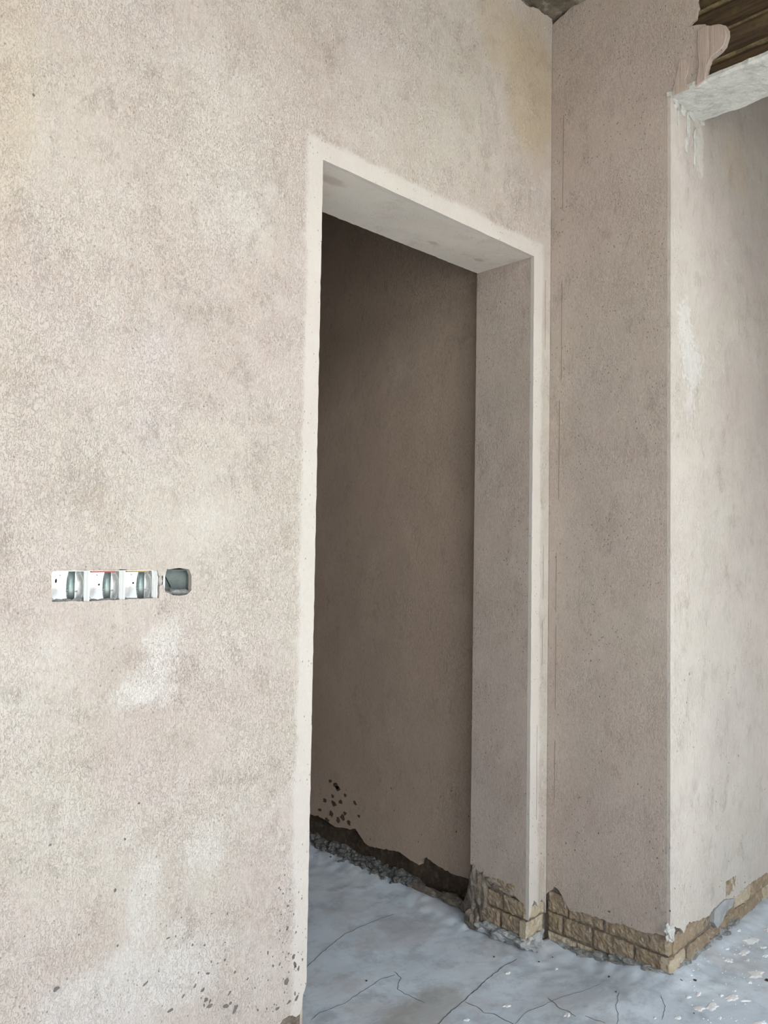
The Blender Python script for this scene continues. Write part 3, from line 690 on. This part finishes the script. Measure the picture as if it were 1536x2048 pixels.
def sw_box(name, label, x0, x1, holes, mat=MAT_STEEL, group=None, wire=False, strip_=None):
    z0, z1 = 1.271+(.1*0), 1.3395; d0, d1 = .004, .028; t = .0012
    if wire: z0, z1 = 1.286, 1.340
    O = Vector(((x0+x1)/2, YW+d0, z0))
    E_ = bpy.data.objects.new(name, None); COL.objects.link(E_); E_.location = O; E_['label'] = label; E_['category'] = 'electrical box'
    if group: E_['group'] = group
    def part(nm, bm, mt, **k):
        bmesh.ops.transform(bm, matrix=Matrix.Translation(-O), verts=bm.verts); return from_bm(nm, bm, mt, E_, **k)
    bm = bmesh.new(); y0, y1 = YW+d0, YW+d1
    # back panel slightly dished, in one skin with the four sides
    n = 10; g = [[bm.verts.new((x0+(x1-x0)*i/n, y1+.006*math.sin(math.pi*i/n)*math.sin(math.pi*j/n)*(1 if not wire else .3), z0+(z1-z0)*j/n)) for j in range(n+1)] for i in range(n+1)]
    for i in range(n):
        for j in range(n): bm.faces.new((g[i][j], g[i+1][j], g[i+1][j+1], g[i][j+1]))
    part('back_plate', bm, mat, smooth=True)
    bm = bmesh.new()
    box(bm, (x0, y0, z0-t), (x1, y1, z0)); box(bm, (x0, y0, z1), (x1, y1, z1+t)); box(bm, (x0-t, y0, z0-t), (x0, y1, z1+t)); box(bm, (x1, y0, z0-t), (x1+t, y1, z1+t))
    part('side_wall', bm, mat)
    if not wire:
        bm = bmesh.new(); box(bm, (x1-.010, y0-.001, z0), (x1-.0005, y0+.0004, z1)); box(bm, (x1-.0045, y0-.0016, z0), (x1-.0030, y0, z1))
        bevel(part('flange', bm, MAT_FLANGE), .0004)
        # upright rounded bar that paints a dark greenish reflection onto the back
        bm = bmesh.new(); xm = x0+(x1-x0)*.66
        r = bmesh.ops.create_cone(bm, segments=20, radius1=.0075, radius2=.0075, depth=(z1-z0)*.96, cap_ends=True)
        for v in r['verts']: v.co = Vector((xm+v.co.x, y1+.001+v.co.y*.55, (z0+z1)/2+v.co.z))
        part('reflection_streak', bm, MAT_REFLECT, smooth=True)
    for (hx, hz, hr, ht) in holes:
        bm = bmesh.new(); r = bmesh.ops.create_cone(bm, segments=14, radius1=1, radius2=1, depth=1, cap_ends=True)
        for v in r['verts']:
            q = v.co.copy(); v.co = Vector((x0+(x1-x0)*hx+q.x*hr, y1+.0062*math.sin(math.pi*hx)*math.sin(math.pi*hz)-.0003+q.z*.001, z0+(z1-z0)*hz+q.y*ht))
        part('screw_hole', bm, MAT_HOLE)
    if strip_:
        bm = bmesh.new(); box(bm, (x0+.004, y0+.001, z1-.003), (x1-.02, y0+.010, z1+.0005)); part('conduit_lip', bm, strip_, label='red plastic lip' if strip_ is MAT_RED else 'ochre plastic lip')
    # mortar fallen on the bottom
    rnd = random.Random(int(x0*1000)); bm = bmesh.new()
    for i in range(14 if x0 < .7 else 9):
        rr = bmesh.ops.create_icosphere(bm, subdivisions=2, radius=1); cx = rnd.uniform(x0+.008, x1-.012); s = rnd.uniform(.004, .011)*(1.35 if x0 < .7 else 1)
        for v in rr['verts']:
            d = 1+.4*noise.noise(v.co*2+Vector((i, 0, x0)))
            v.co = Vector((min(max(cx+v.co.x*s*1.4*d, x0+.0005), x1-.0005), y1-.012+v.co.y*.009*d, z0+.001+v.co.z*s*.75*d))
    part('mortar_residue', bm, MAT_TOE)
    if wire:
        bm = bmesh.new(); a = Vector((x0+.012, y1-.012, z0+.038)); b = Vector((x0+.030, y1-.004, z0+.014)); d = (b-a)
        r = bmesh.ops.create_cone(bm, segments=8, radius1=.0013, radius2=.0013, depth=d.length, cap_ends=True, matrix=Matrix.Translation((a+b)/2) @ d.to_track_quat('Z', 'Y').to_matrix().to_4x4())
        part('wire', bm, MAT_HOLE)
        bm = bmesh.new(); box(bm, (x0, y0+.002, z0), (x0+.006, y0+.012, z1-.004)); bevel(part('steel_tab', bm, MAT_STEEL), .0006)
    return E_
T_ = NT('reflection_tint'); T_.b.inputs['Metallic'].default_value = .7
MAT_REFLECT = T_.out(T_.mix(T_.ramp(T_.noise(60, 4), .35, .65), (.22, .30, .29), (.36, .42, .41)), .45)  # dark green of a reflection, put into the colour
xa = u1(104, 1170)[0]
xs = [xa+.001, P1(181, 1170).x, P1(252, 1170).x, P1(317, 1170).x]
sw_box('switch_box', 'leftmost galvanised steel switch box in the plaster, oval slot at its upper left', xs[0], xs[1]-.0026, [(.25, .70, .0019, .0048)], group='open steel switch boxes in the wall')
sw_box('switch_box', 'second galvanised steel switch box from the left, red plastic lip along its top', xs[1], xs[2]-.0026, [(.44, .55, .0022, .0022)], group='open steel switch boxes in the wall', strip_=MAT_RED)
sw_box('switch_box', 'third steel switch box from the left, ochre lip on top, beside the dark one', xs[2], xs[3]-.0014, [(.44, .58, .0022, .0022)], group='open steel switch boxes in the wall', strip_=MAT_YEL)
sw_box('junction_box', 'dark grey rounded junction box hole at the right end of the row of switch boxes', P1(328, 1170).x, P1(384, 1170).x, [], MAT_PLAS, None, True)
